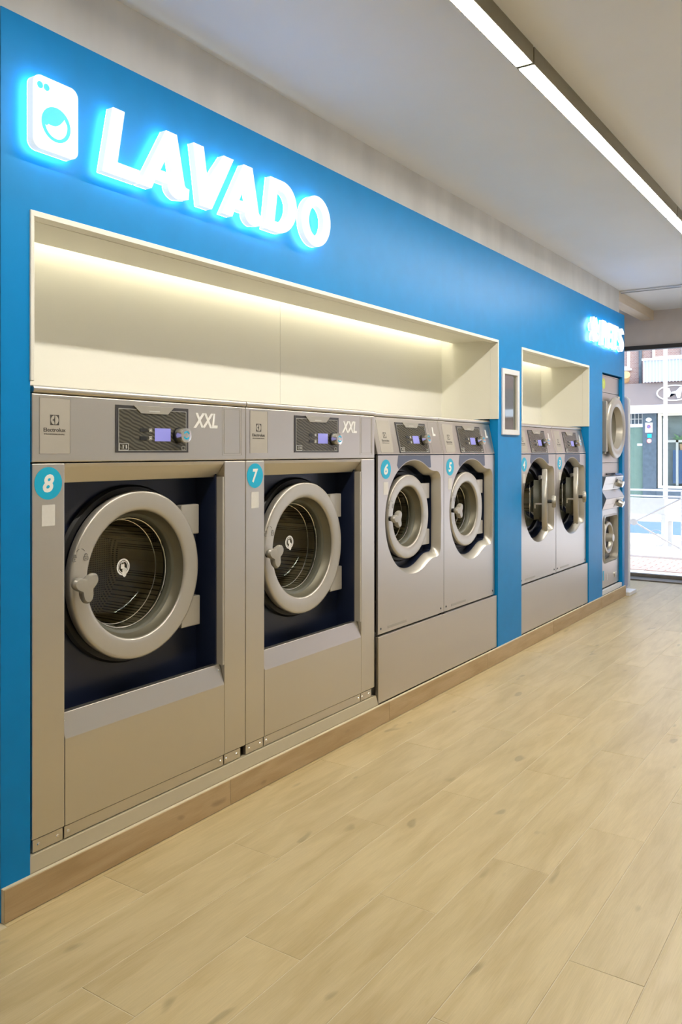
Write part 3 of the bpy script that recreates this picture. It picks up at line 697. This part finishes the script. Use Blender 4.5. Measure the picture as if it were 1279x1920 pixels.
# zigzag consoles: coin box, bright shelf, control console
MB().prism_x([(YS-.045,1.170),(YS-.010,1.045),(.20,1.045),(.20,1.174),(YS-.04,1.174)], XA-.006, XB-.004).build('coin_console', 'steel_l', T, bevel=.002)
MB().prism_x([(YS-.010,1.043),(YS-.050,.972),(.20,.972),(.20,1.043)], XA-.006, XB-.004).build('shelf', 'steel_l', T)
MB().prism_x([(YS-.050,.970),(YS-.012,.868),(.20,.868),(.20,.970)], XA-.006, XB-.004).build('control_console', 'steel_l', T, bevel=.002)
for (ya, za, yb_, zb, nm) in ((YS-.010, 1.045, YS-.045, 1.170, 'coin'), (YS-.012, .868, YS-.050, .970, 'dial')):
    K = tilted(XA, ya, za, yb_, zb); Lk = math.hypot(yb_-ya, zb-za)
    pl = MB().prism_n(rect(.33, .54, .015, Lk-.012), K, 0, .003).build(nm+'_plate', 'paint_grey', T)
    MB().cyl(K @ Matrix.Translation((.47, Lk*.45, 0)), .034, .003, .045, 24, .030).build(nm+'_knob', 'chrome', pl)
    MB().prism_n(rect(.345, .40, Lk*.55, Lk*.78), K, .003, .004).build(nm+'_lettering', 'print_dark', pl)
    MB().prism_n(rect(.04, .29, Lk*.45, Lk*.47), K, 0, .001).build(nm+'_line', 'plate', T)
MB().prism_n(rect(.34, .54, .003, .026), tilted(XA, YS-.045, 1.174, YS-.02, 1.20), 0, .004).build('label_strip', 'signblue', T)
s_ = MB().shape([rounded(rect(.05, .085, .22, .31), .008)], front(YS, XA, 0), .0004, .001).build('sticker', 'cyan', T)
MB().shape([rounded(rect(.17, .20, .21, .27), .004)], front(YS, XA, 0), .0004, .001).build('sticker', 'paper', T)
MB().cyl(front(YS, XA+.44, .235), .028, 0, .010, 20).build('lock', 'chrome', T)
T = thing('plinth', 'small white plinth under the pet washer', 'plinth', (XC, .3, 0))
MB().box(DR[0]+.004, DR[1]-.004, .004, .03, .103, .142).build('face_panel', 'whitemetal', T)
MB().box(DR[0]+.004, DR[1]-.004, .05, .68, 0, .155).build('core', 'paint_grey', T)

# ------------------------------------------------------------------ framed glass display between the niches
T = thing('glass_display', 'narrow white-framed glass display set into the blue wall', 'display', (5.348, 0, 1.74))
MB().shape([rect(5.200, 5.497, 1.515, 1.963), rect(5.236, 5.462, 1.549, 1.927)], front(0), .0, .012).build('frame', 'whitemetal', T, bevel=.002, seg=1)
ins = MB().shape([rect(5.232, 5.466, 1.545, 1.931), rect(5.239, 5.459, 1.552, 1.924)], front(0), -.005, 0).build('inner_frame', 'cream', T)
MB().box(5.230, 5.468, .0052, .0152, 1.543, 1.933).build('glass', 'mirror_glass', T)

# ------------------------------------------------------------------ lit signs
def lit(T, loops, name, n_back=.026, n_front=.055):
    F = front(0)
    o = MB().shape(loops, F, n_back, n_front-.003).build(name, 'letter_side', T)
    MB().shape(loops, F, n_front-.003, n_front).build('face', 'letter', o)
    inner = [[(cx_+(x-cx_)*.94, cz_+(z-cz_)*.94) for x, z in loops[0]] for cx_, cz_ in [(sum(p[0] for p in loops[0])/len(loops[0]), sum(p[1] for p in loops[0])/len(loops[0]))]]
    MB().shape(loops, F, n_back-.002, n_back).build('rear_light', 'halo', o)
    return o
def arcp(cx, cy, rx, ry, a0, a1, n=14):
    return [(cx+rx*math.cos(math.radians(a0+(a1-a0)*i/n)), cy+ry*math.sin(math.radians(a0+(a1-a0)*i/n))) for i in range(n+1)]
Z0, Z1 = 2.318, 2.541
def LL(x): return [rounded([(x+.042, Z1), (x+.093, Z1), (x+.062, Z0+.045), (x+.160, Z0+.045), (x+.154, Z0), (x, Z0)], .003, 2)]
def LA(x):
    # capital A whose right foot curls outward
    out = [(x, Z0), (x+.056, Z0), (x+.073, Z0+.035), (x+.131, Z0+.035)]
    out += arcp(x+.190, Z0+.032, .056, .040, 175, 262, 8)
    out += [(x+.236, Z0+.004), (x+.240, Z0+.042), (x+.222, Z0+.044), (x+.216, Z0+.052), (x+.177, Z1), (x+.124, Z1)]
    return [out, [(x+.141, Z0+.155), (x+.158, Z0+.076), (x+.097, Z0+.074)]]
def LV(x): return [[(x, Z1), (x+.054, Z1), (x+.074, Z0+.103), (x+.164, Z1), (x+.222, Z1), (x+.098, Z0), (x+.036, Z0)]]
def LD(x):
    zm = (Z0+Z1)/2; sk_ = lambda p: (x+p[0]+.034*(p[1]-Z0)/(Z1-Z0), p[1])
    o = [sk_((0, Z0)), sk_((.080, Z0))]+[sk_(p) for p in arcp(.082, zm, .113, (Z1-Z0)/2, -82, 82, 16)]+[sk_((.080, Z1)), sk_((0, Z1))]
    i = [sk_((.054, Z0+.043)), sk_((.078, Z0+.043))]+[sk_(p) for p in arcp(.078, zm, .062, (Z1-Z0)/2-.044, -78, 78, 12)]+[sk_((.054, Z1-.043))]
    return [o, i]
def LO(x):
    f = lambda a, rx, rz: (x+rx*math.cos(a)+.08*rz*math.sin(a), (Z0+Z1)/2+rz*math.sin(a))
    return [[f(2*PI*i/56, .108, .1135) for i in range(56)], [f(2*PI*i/40, .057, .069) for i in range(40)]]
T = thing('lit_sign', 'white lit letters reading LAVADO on the blue wall', 'sign', (2.45, 0, Z0))
for L in (LL(1.803), LA(1.961), LV(2.223), LA(2.381), LD(2.640), LO(3.000)): lit(T, L, 'letter')
T = thing('lit_pictogram', 'white lit washing machine pictogram beside the word LAVADO', 'sign', (1.624, 0, 2.322))
o = lit(T, [rrect(1.543, 1.706, 2.320, 2.543, .028, 8)], 'plate', .024, .054)
Fp = front(0)
pr_ = MB().shape([circ(1.566, 2.512, .0105, 24)], Fp, .054, .0545); pr_.shape([circ(1.589, 2.512, .0105, 24)], Fp, .054, .0545)
wave = [(1.590, 2.397)]+[(1.590+.064*t/10, 2.404-.004*math.sin(t/10*PI)+.030*(t/10)**3) for t in range(1, 11)]+arcp(1.624, 2.410, .041, .045, 12, -165, 16)
pr_.shape([circ(1.624, 2.408, .053, 56), wave], Fp, .054, .0545)
pr_.build('drum_print', 'cyan_emit', T)
Z0, Z1 = 2.342, 2.562
def LP(x): return [[(x, Z0), (x+.058, Z0), (x+.065, Z0+.070), (x+.100, Z0+.072)]+arcp(x+.115, Z1-.072, .062, .072, -80, 88, 12)+[(x+.022, Z1)], rounded(rect(x+.074, x+.112, Z1-.102, Z1-.045), .012)]
def LE(x): return [[(x, Z0), (x+.135, Z0), (x+.139, Z0+.045), (x+.060, Z0+.045), (x+.063, Z0+.088), (x+.128, Z0+.088), (x+.132, Z0+.130), (x+.067, Z0+.130), (x+.070, Z1-.045), (x+.150, Z1-.045), (x+.154, Z1), (x+.022, Z1)]]
def LT(x): return [[(x+.040, Z0), (x+.096, Z0), (x+.114, Z1-.047), (x+.168, Z1-.047), (x+.172, Z1), (x+.006, Z1), (x+.002, Z1-.047), (x+.058, Z1-.047)]]
def LS(x):
    o = arcp(x+.082, Z0+.066, .072, .066, 200, 420, 18)+arcp(x+.092, Z1-.062, .022, .020, 250, 20, 10)
    o += [(x+.160, Z1-.050)]+arcp(x+.090, Z1-.062, .072, .062, 15, 235, 18)+arcp(x+.078, Z0+.066, .020, .022, 70, -150, 10)
    return [o]
T = thing('lit_sign', 'white lit letters reading PETS near the shop window', 'sign', (7.65, 0, Z0))
for L in (LP(7.300), LE(7.490), LT(7.655), LS(7.850)): lit(T, L, 'letter', .022, .050)
T = thing('lit_pictogram', 'white lit paw pictogram beside the word PETS', 'sign', (7.12, 0, 2.345))
for lp_ in ([rounded([(7.055, 2.350), (7.115, 2.358), (7.175, 2.350), (7.195, 2.385), (7.165, 2.430), (7.115, 2.452), (7.065, 2.430), (7.035, 2.385)], .03)],
            [circ(7.034, 2.468, .026, 24, .036)], [circ(7.196, 2.468, .026, 24, .036)], [circ(7.085, 2.520, .027, 24, .040)], [circ(7.148, 2.520, .027, 24, .040)]):
    lit(T, lp_, 'pad', .022, .050)

# ------------------------------------------------------------------ linear ceiling lamps
def lamp(x0, x1, y0, y1, group, lab):
    T = thing('ceiling_lamp', lab, 'lamp', ((x0+x1)/2, (y0+y1)/2, ZC-.068), group)
    h = MB(); zb = ZC-.068
    h.box(x0, x1, y0, y0+.004, zb, ZC).box(x0, x1, y1-.004, y1, zb, ZC).box(x0, x0+.004, y0+.004, y1-.004, zb, ZC-.001).box(x1-.004, x1, y0+.004, y1-.004, zb, ZC-.001).box(x0+.004, x1-.004, y0+.004, y1-.004, ZC-.02, ZC-.001)
    h.build('housing', 'lampbody', T)
    xm = (x0+x1)/2
    for a, c in ((x0+.011, xm-.0015), (xm+.0015, x1-.011)):
        MB().box(a, c, y0+.0045, y1-.0045, zb-.001, zb+.006).build('diffuser', 'lampface', T)
for i, lab in enumerate(('long slim ceiling lamp hanging level with the LAVADO sign', 'long slim ceiling lamp level with the slim washing machines, second from the window', 'long slim ceiling lamp in the machine row, closest to the shop window')): lamp(.572+i*2.514, .572+i*2.514+2.502, -1.036, -.966, 'linear ceiling lamps', lab)


# ------------------------------------------------------------------ free-standing panel past the wall end
T = thing('standing_panel', 'tall lilac-grey standing panel with white edge past the blue wall', 'panel', (8.33, .25, 0))
FX = Matrix(((0, 0, -1, 8.30), (-1, 0, 0, 0), (0, 1, 0, 0), (0, 0, 0, 1)))   # x->-y, s->z, n->-x
MB().shape([rrect(-.60, .018, .05, 1.945, .05)], FX, -.05, 0).build('edge_band', 'whitemetal', T)
MB().shape([rrect(-.59, .009, .06, 1.936, .045)], FX, 0, .004).build('board', 'lilac', T)
MB().box(8.20+.01, 8.46, -.05, .62, 0, .035).build('base', 'whitemetal', T, bevel=.004)
MB().box(8.295, 8.36, .05, .10, 1.945, 1.985).build('clip', 'print_white', T)

# ------------------------------------------------------------------ the street
g = MB().box(XF+.25, 13.6, -14, 16, -.14, -.006).build('pavement', 'pave'); struct(g, 'pale sunlit pavement outside the shop window', 'pavement')
bk = MB().box(0, .112, 0, .205, -.03, .004).mesh('brick', 'paver', bevel=.003, seg=1)
for r in range(10):
    for c in range(17):
        o = bpy.data.objects.new('brick', bk); COL.objects.link(o); o.parent = g; o.location = (10.12+r*.118, -1.2+c*.211+(.1 if r % 2 else 0), 0)
MB().box(11.30, 11.52, -14, 16, -.006, .03).build('kerb_course', 'pave', g)
rd = MB().box(13.6, 25.2, -30, 32, -.24, -.10).build('road', 'asphalt'); struct(rd, 'bright asphalt road', 'road')
MB().box(15.7, 18.7, -4, 9, -.10, -.096).build('bay_marking', 'roadblue', rd)
g2 = MB().box(25.2, 26.05, -30, 32, -.24, .0).build('far_pavement', 'pave'); struct(g2, 'narrow pavement across the street', 'pavement')

# railing with crossed bars and hub
T = thing('street_railing', 'white metal street railing with crossed bars and round hub', 'railing', (11.42, .6, .03))
for k, (z0, z1) in enumerate(((.878, .902), (.800, .822), (.095, .115))):
    MB().box(11.40, 11.44, -2.4, 3.0, z0, z1).build('rail', 'whitemetal', T)
for yy in (-2.4, -1.15, .12, 1.36, 2.6): MB().box(11.395, 11.445, yy-.02, yy+.02, .03, .90).build('post', 'whitemetal', T)
for ya, yb_ in ((-1.15, .12), (.12, 1.36), (1.36, 2.6)):
    ym = (ya+yb_)/2
    MB().tube([(11.42, ya, .80), (11.42, yb_, .115)], .011, 8).build('cross_bar', 'steelrail', T)
    MB().tube([(11.42, ya, .115), (11.42, yb_, .80)], .011, 8).build('cross_bar', 'steelrail', T)
    MB().lathe([(.055, 11.40-11.42), (.055, .02), (.001, .03)], 0, 0, 20, cap0=True)
    hm = Matrix(((0, 0, -1, 11.43), (-1, 0, 0, ym), (0, 1, 0, .458), (0, 0, 0, 1)))
    MB().cyl(hm, .045, 0, .03, 20).build('hub', 'steelrail', T)
    for q in (-.30, .22):
        cz = .20; pts = []
        for i in range(40):
            t = i/39*3.6*PI; rr = .13*(1-i/60); pts.append((11.42, ym+q+rr*math.cos(t), .245+rr*math.sin(t)))
        MB().tube(pts, .004, 5).build('scroll', 'steelrail', T)
# bench
T = thing('street_bench', 'grey street bench with solid backrest behind the railing', 'bench', (12.6, 1.3, 0))
MB().box(12.48, 12.52, .58, 2.2, .49, .725).build('backrest', 'steelrail', T, bevel=.004)
for k in range(3): MB().box(12.56+k*.13, 12.67+k*.13, .60, 2.2, .375, .405).build('slat', 'cream', T, bevel=.003)
for yy in (.60, 1.9):
    MB().box(12.47, 12.53, yy-.03, yy+.03, -.006, .49).build('leg', 'steelrail', T); MB().box(12.88, 12.94, yy-.03, yy+.03, -.006, .375).build('leg', 'steelrail', T)
T = thing('street_bollard', 'grey street bollard with pointed head beside the bench', 'bollard', (12.7, .37, 0))
bo = MB(); bz = Matrix.Translation((12.7, .372, 0)); bo.cyl(bz, .028, -.006, .50, 16).cyl(bz, .045, .50, .52, 16).cyl(bz, .036, .52, .60, 16, .03).cyl(bz, .03, .60, .69, 16, .004); bo.build('post', 'steelrail', T)
T = thing('lamp_post', 'slim white lamp post standing on the pavement', 'lamp post', (13.3, .755, 0))
lpz = Matrix.Translation((13.3, .755, 0)); MB().cyl(lpz, .033, -.006, 1.9, 16).cyl(lpz, .030, 1.9, 5.2, 16).build('pole', 'whitemetal', T, smooth=True)
MB().cyl(lpz, .036, 1.88, 1.91, 16).build('collar', 'steelrail', T); MB().tube([(13.3, .755, 5.2), (13.6, .755, 5.5), (14.4, .755, 5.6)], .03, 10).build('arm', 'whitemetal', T)
MB().box(14.3, 14.9, .66, .85, 5.56, 5.66).build('lantern', 'whitemetal', T, bevel=.02)

# building across the street
XBd = 26.0
FB = Matrix(((0, 0, -1, XBd), (-1, 0, 0, 0), (0, 1, 0, 0), (0, 0, 0, 1)))     # (a,s)->(y=-a, z=s), normal towards the shop
def fb(y0, y1, z0, z1): return rect(-y1, -y0, z0, z1)
T = thing('brick_building', 'brick building across the street with balcony and taupe shop band', 'building', (XBd, 4, 0))
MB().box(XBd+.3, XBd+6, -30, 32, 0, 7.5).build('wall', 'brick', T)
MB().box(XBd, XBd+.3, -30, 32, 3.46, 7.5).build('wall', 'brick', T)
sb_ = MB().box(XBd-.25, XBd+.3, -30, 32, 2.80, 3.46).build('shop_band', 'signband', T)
MB().box(XBd-.28, XBd+.3, -30, 32, 2.56, 2.80).build('fascia', 'whitemetal', T)
FE = Matrix(((0, 0, -1, XBd-.25), (-1, 0, 0, 0), (0, 1, 0, 0), (0, 0, 0, 1)))
ey, ez = -3.28, 3.14                          # emblem: ellipse with a slanted stroke letter
em = MB().shape([circ(ey, ez, .50, 48, .24), circ(ey, ez, .465, 48, .205)], FE, .0, .05)
em.shape([[(ey-.20, ez-.13), (ey-.13, ez-.12), (ey-.06, ez+.03), (ey+.05, ez+.05), (ey+.17, ez+.17), (ey+.24, ez+.17), (ey+.16, ez-.16), (ey+.09, ez-.17), (ey+.05, ez-.03), (ey-.08, ez-.02), (ey-.14, ez+.15), (ey-.21, ez+.14)]], FE, 0, .05)
eo = em.build('emblem', 'whitemetal', sb_); eo['label'] = 'white oval emblem with a slanted H'
def bwin(y0, y1, z0, z1, mull=1):
    f = MB().shape([fb(y0, y1, z0, z1)]+[fb(y0+.07+(y1-y0-.07)*k/mull, y0+(y1-y0-.07)*(k+1)/mull, z0+.07, z1-.07) for k in range(mull)], FB, -.05, .06).build('window', 'whitemetal', T)
    MB().prism_n(fb(y0+.05, y1-.05, z0+.05, z1-.05), FB, -.02, -.005).build('pane', 'cream', f)
    MB().box(XBd-.12, XBd, y0-.06, y1+.06, z0-.06, z0).build('sill', 'whitemetal', f)
bwin(4.62, 5.4, 3.95, 5.3); bwin(2.2, 3.95, 4.20, 5.4, 2); bwin(7.2, 8.2, 3.95, 5.3); bwin(-1.6, .6, 4.2, 5.4, 2)
bal = MB()
yy = .2
while yy < 4.14: bal.box(XBd-.42, XBd-.40, yy, yy+.02, 3.46, 4.14); yy += .093
sl = bal.build('balcony_bars', 'whitemetal', T); sl['kind'] = 'stuff'
MB().box(XBd-.40, XBd-.39, .2, 4.14, 3.48, 4.12).build('balcony_screen', 'lilac', T)
MB().box(XBd-.46, XBd-.36, .2, 4.16, 4.12, 4.19).build('balcony_rail', 'whitemetal', T)
MB().tube([(XBd-.06, 4.30, 3.46), (XBd-.06, 4.30, 7.4)], .05, 10).build('drainpipe', 'slate', T)
MB().tube([(XBd-.16, 4.72, 3.60), (XBd-.55, 4.60, 3.72)], .12, 14).build('wall_lamp', 'gold_bin', T, smooth=True)
MB().box(XBd-.02, XBd+.3, 3.84, 4.24, 0, 2.56).build('pier', 'slate', T)
MB().box(XBd+.05, XBd+.3, 4.24, 5.6, 0, 2.15).build('shutter', 'greendoor', T)
MB().box(XBd+.02, XBd+.3, 4.24, 5.6, 2.15, 2.25).build('shutter_lintel', 'whitemetal', T)
vg = MB()
for k in range(12): vg.box(XBd+.03, XBd+.05, 4.26+k*.11, 4.275+k*.11, 2.25, 2.56)
vg.box(XBd+.03, XBd+.05, 4.24, 5.6, 2.39, 2.41); vg.build('vent_grille', 'steelrail', T)
MB().box(XBd+.1, XBd+.3, 4.24, 5.6, 2.25, 2.56).build('vent_back', 'slate', T)
MB().box(XBd+.04, XBd+.05, 4.27, 4.42, 1.58, 1.65).build('door_plate', 'print_white', T)
FP_ = Matrix(((0, 0, -1, XBd-.02), (-1, 0, 0, 0), (0, 1, 0, 0), (0, 0, 0, 1)))
MB().shape([circ(-4.06, 2.37, .085, 28, .06)], FP_, 0, .03).build('oval_plate', 'whitemetal', T)
np_ = MB().prism_n(fb(3.955, 4.165, 1.98, 2.28), FP_, 0, .02).build('no_parking_plate', 'print_white', T)
MB().shape([circ(-4.06, 2.16, .06, 28)], FP_, .02, .024).build('ring', 'signred', np_)
MB().shape([circ(-4.06, 2.16, .048, 28)], FP_, .024, .026).build('disc', 'signblue', np_)
MB().prism_n([(-4.10, 2.192), (-4.09, 2.20), (-4.02, 2.128), (-4.03, 2.12)], FP_, .026, .028).build('bar', 'signred', np_)
MB().prism_n(fb(3.98, 4.10, 1.82, 1.94), FP_, 0, .015).build('blue_plate', 'cyan', T)
rp = MB().shape([circ(-4.05, 1.73, .07, 28)], FP_, 0, .02).build('round_plate', 'print_white', T)
MB().shape([circ(-4.05, 1.73, .07, 28), circ(-4.05, 1.73, .055, 28)], FP_, .02, .023).build('ring', 'signred', rp)
sw = MB().shape([fb(-3, 3.80, .30, 2.56)]+[fb(a, c, .38, 2.48) for a, c in ((2.10, 3.70), (.4, 2.0), (-1.4, .3), (-2.9, -1.5))], FB, -.08, .02).build('shopfront', 'cream', T)
MB().prism_n(fb(-3, 3.80, .30, 2.56), FB, -.06, -.055).build('pane', 'winglass', sw)
MB().box(XBd+.28, XBd+.30, -3, 3.84, .30, 2.56).build('shop_backdrop', 'shopdark', T)
MB().box(XBd-.05, XBd+.3, -3, 3.84, 0, .30).build('stall_riser', 'slate', T)
MB().box(XBd+.12, XBd+.24, 2.05, 3.40, .45, 1.45).build('display_board', 'navyblue', T)
MB().box(XBd+.10, XBd+.12, 3.24, 3.31, .38, 1.75).build('inner_frame', 'cream', T); MB().box(XBd+.10, XBd+.12, 2.6, 3.55, 1.68, 1.75).build('inner_frame', 'cream', T)
T = thing('potted_plant', 'leafy green plant behind the shop window across the street', 'plant', (XBd+.19, 3.15, 1.45))
MB().cyl(Matrix.Translation((XBd+.19, 3.15, 1.75)), .06, -.30, -.12, 14, .08).build('pot', 'terra', T)
for k in range(26):
    a = random.uniform(0, 2*PI); el = random.uniform(.1, 1.35); L = random.uniform(.22, .42)
    d = Vector((math.cos(a)*math.cos(el)*.18, math.sin(a)*math.cos(el), math.sin(el))); n = d.cross(Vector((1, .2, 0))).normalized()
    p0 = Vector((XBd+.19, 3.15, 1.64)); pm = p0+d*L*.55+Vector((0, 0, .04)); pe = p0+d*L
    MB().add([p0, pm+n*.035, pe, pm-n*.035], [(0, 1, 2, 3)]).build('leaf', 'leaf', T)

for o in bpy.data.objects:
    if '_w' in o: del o['_w']
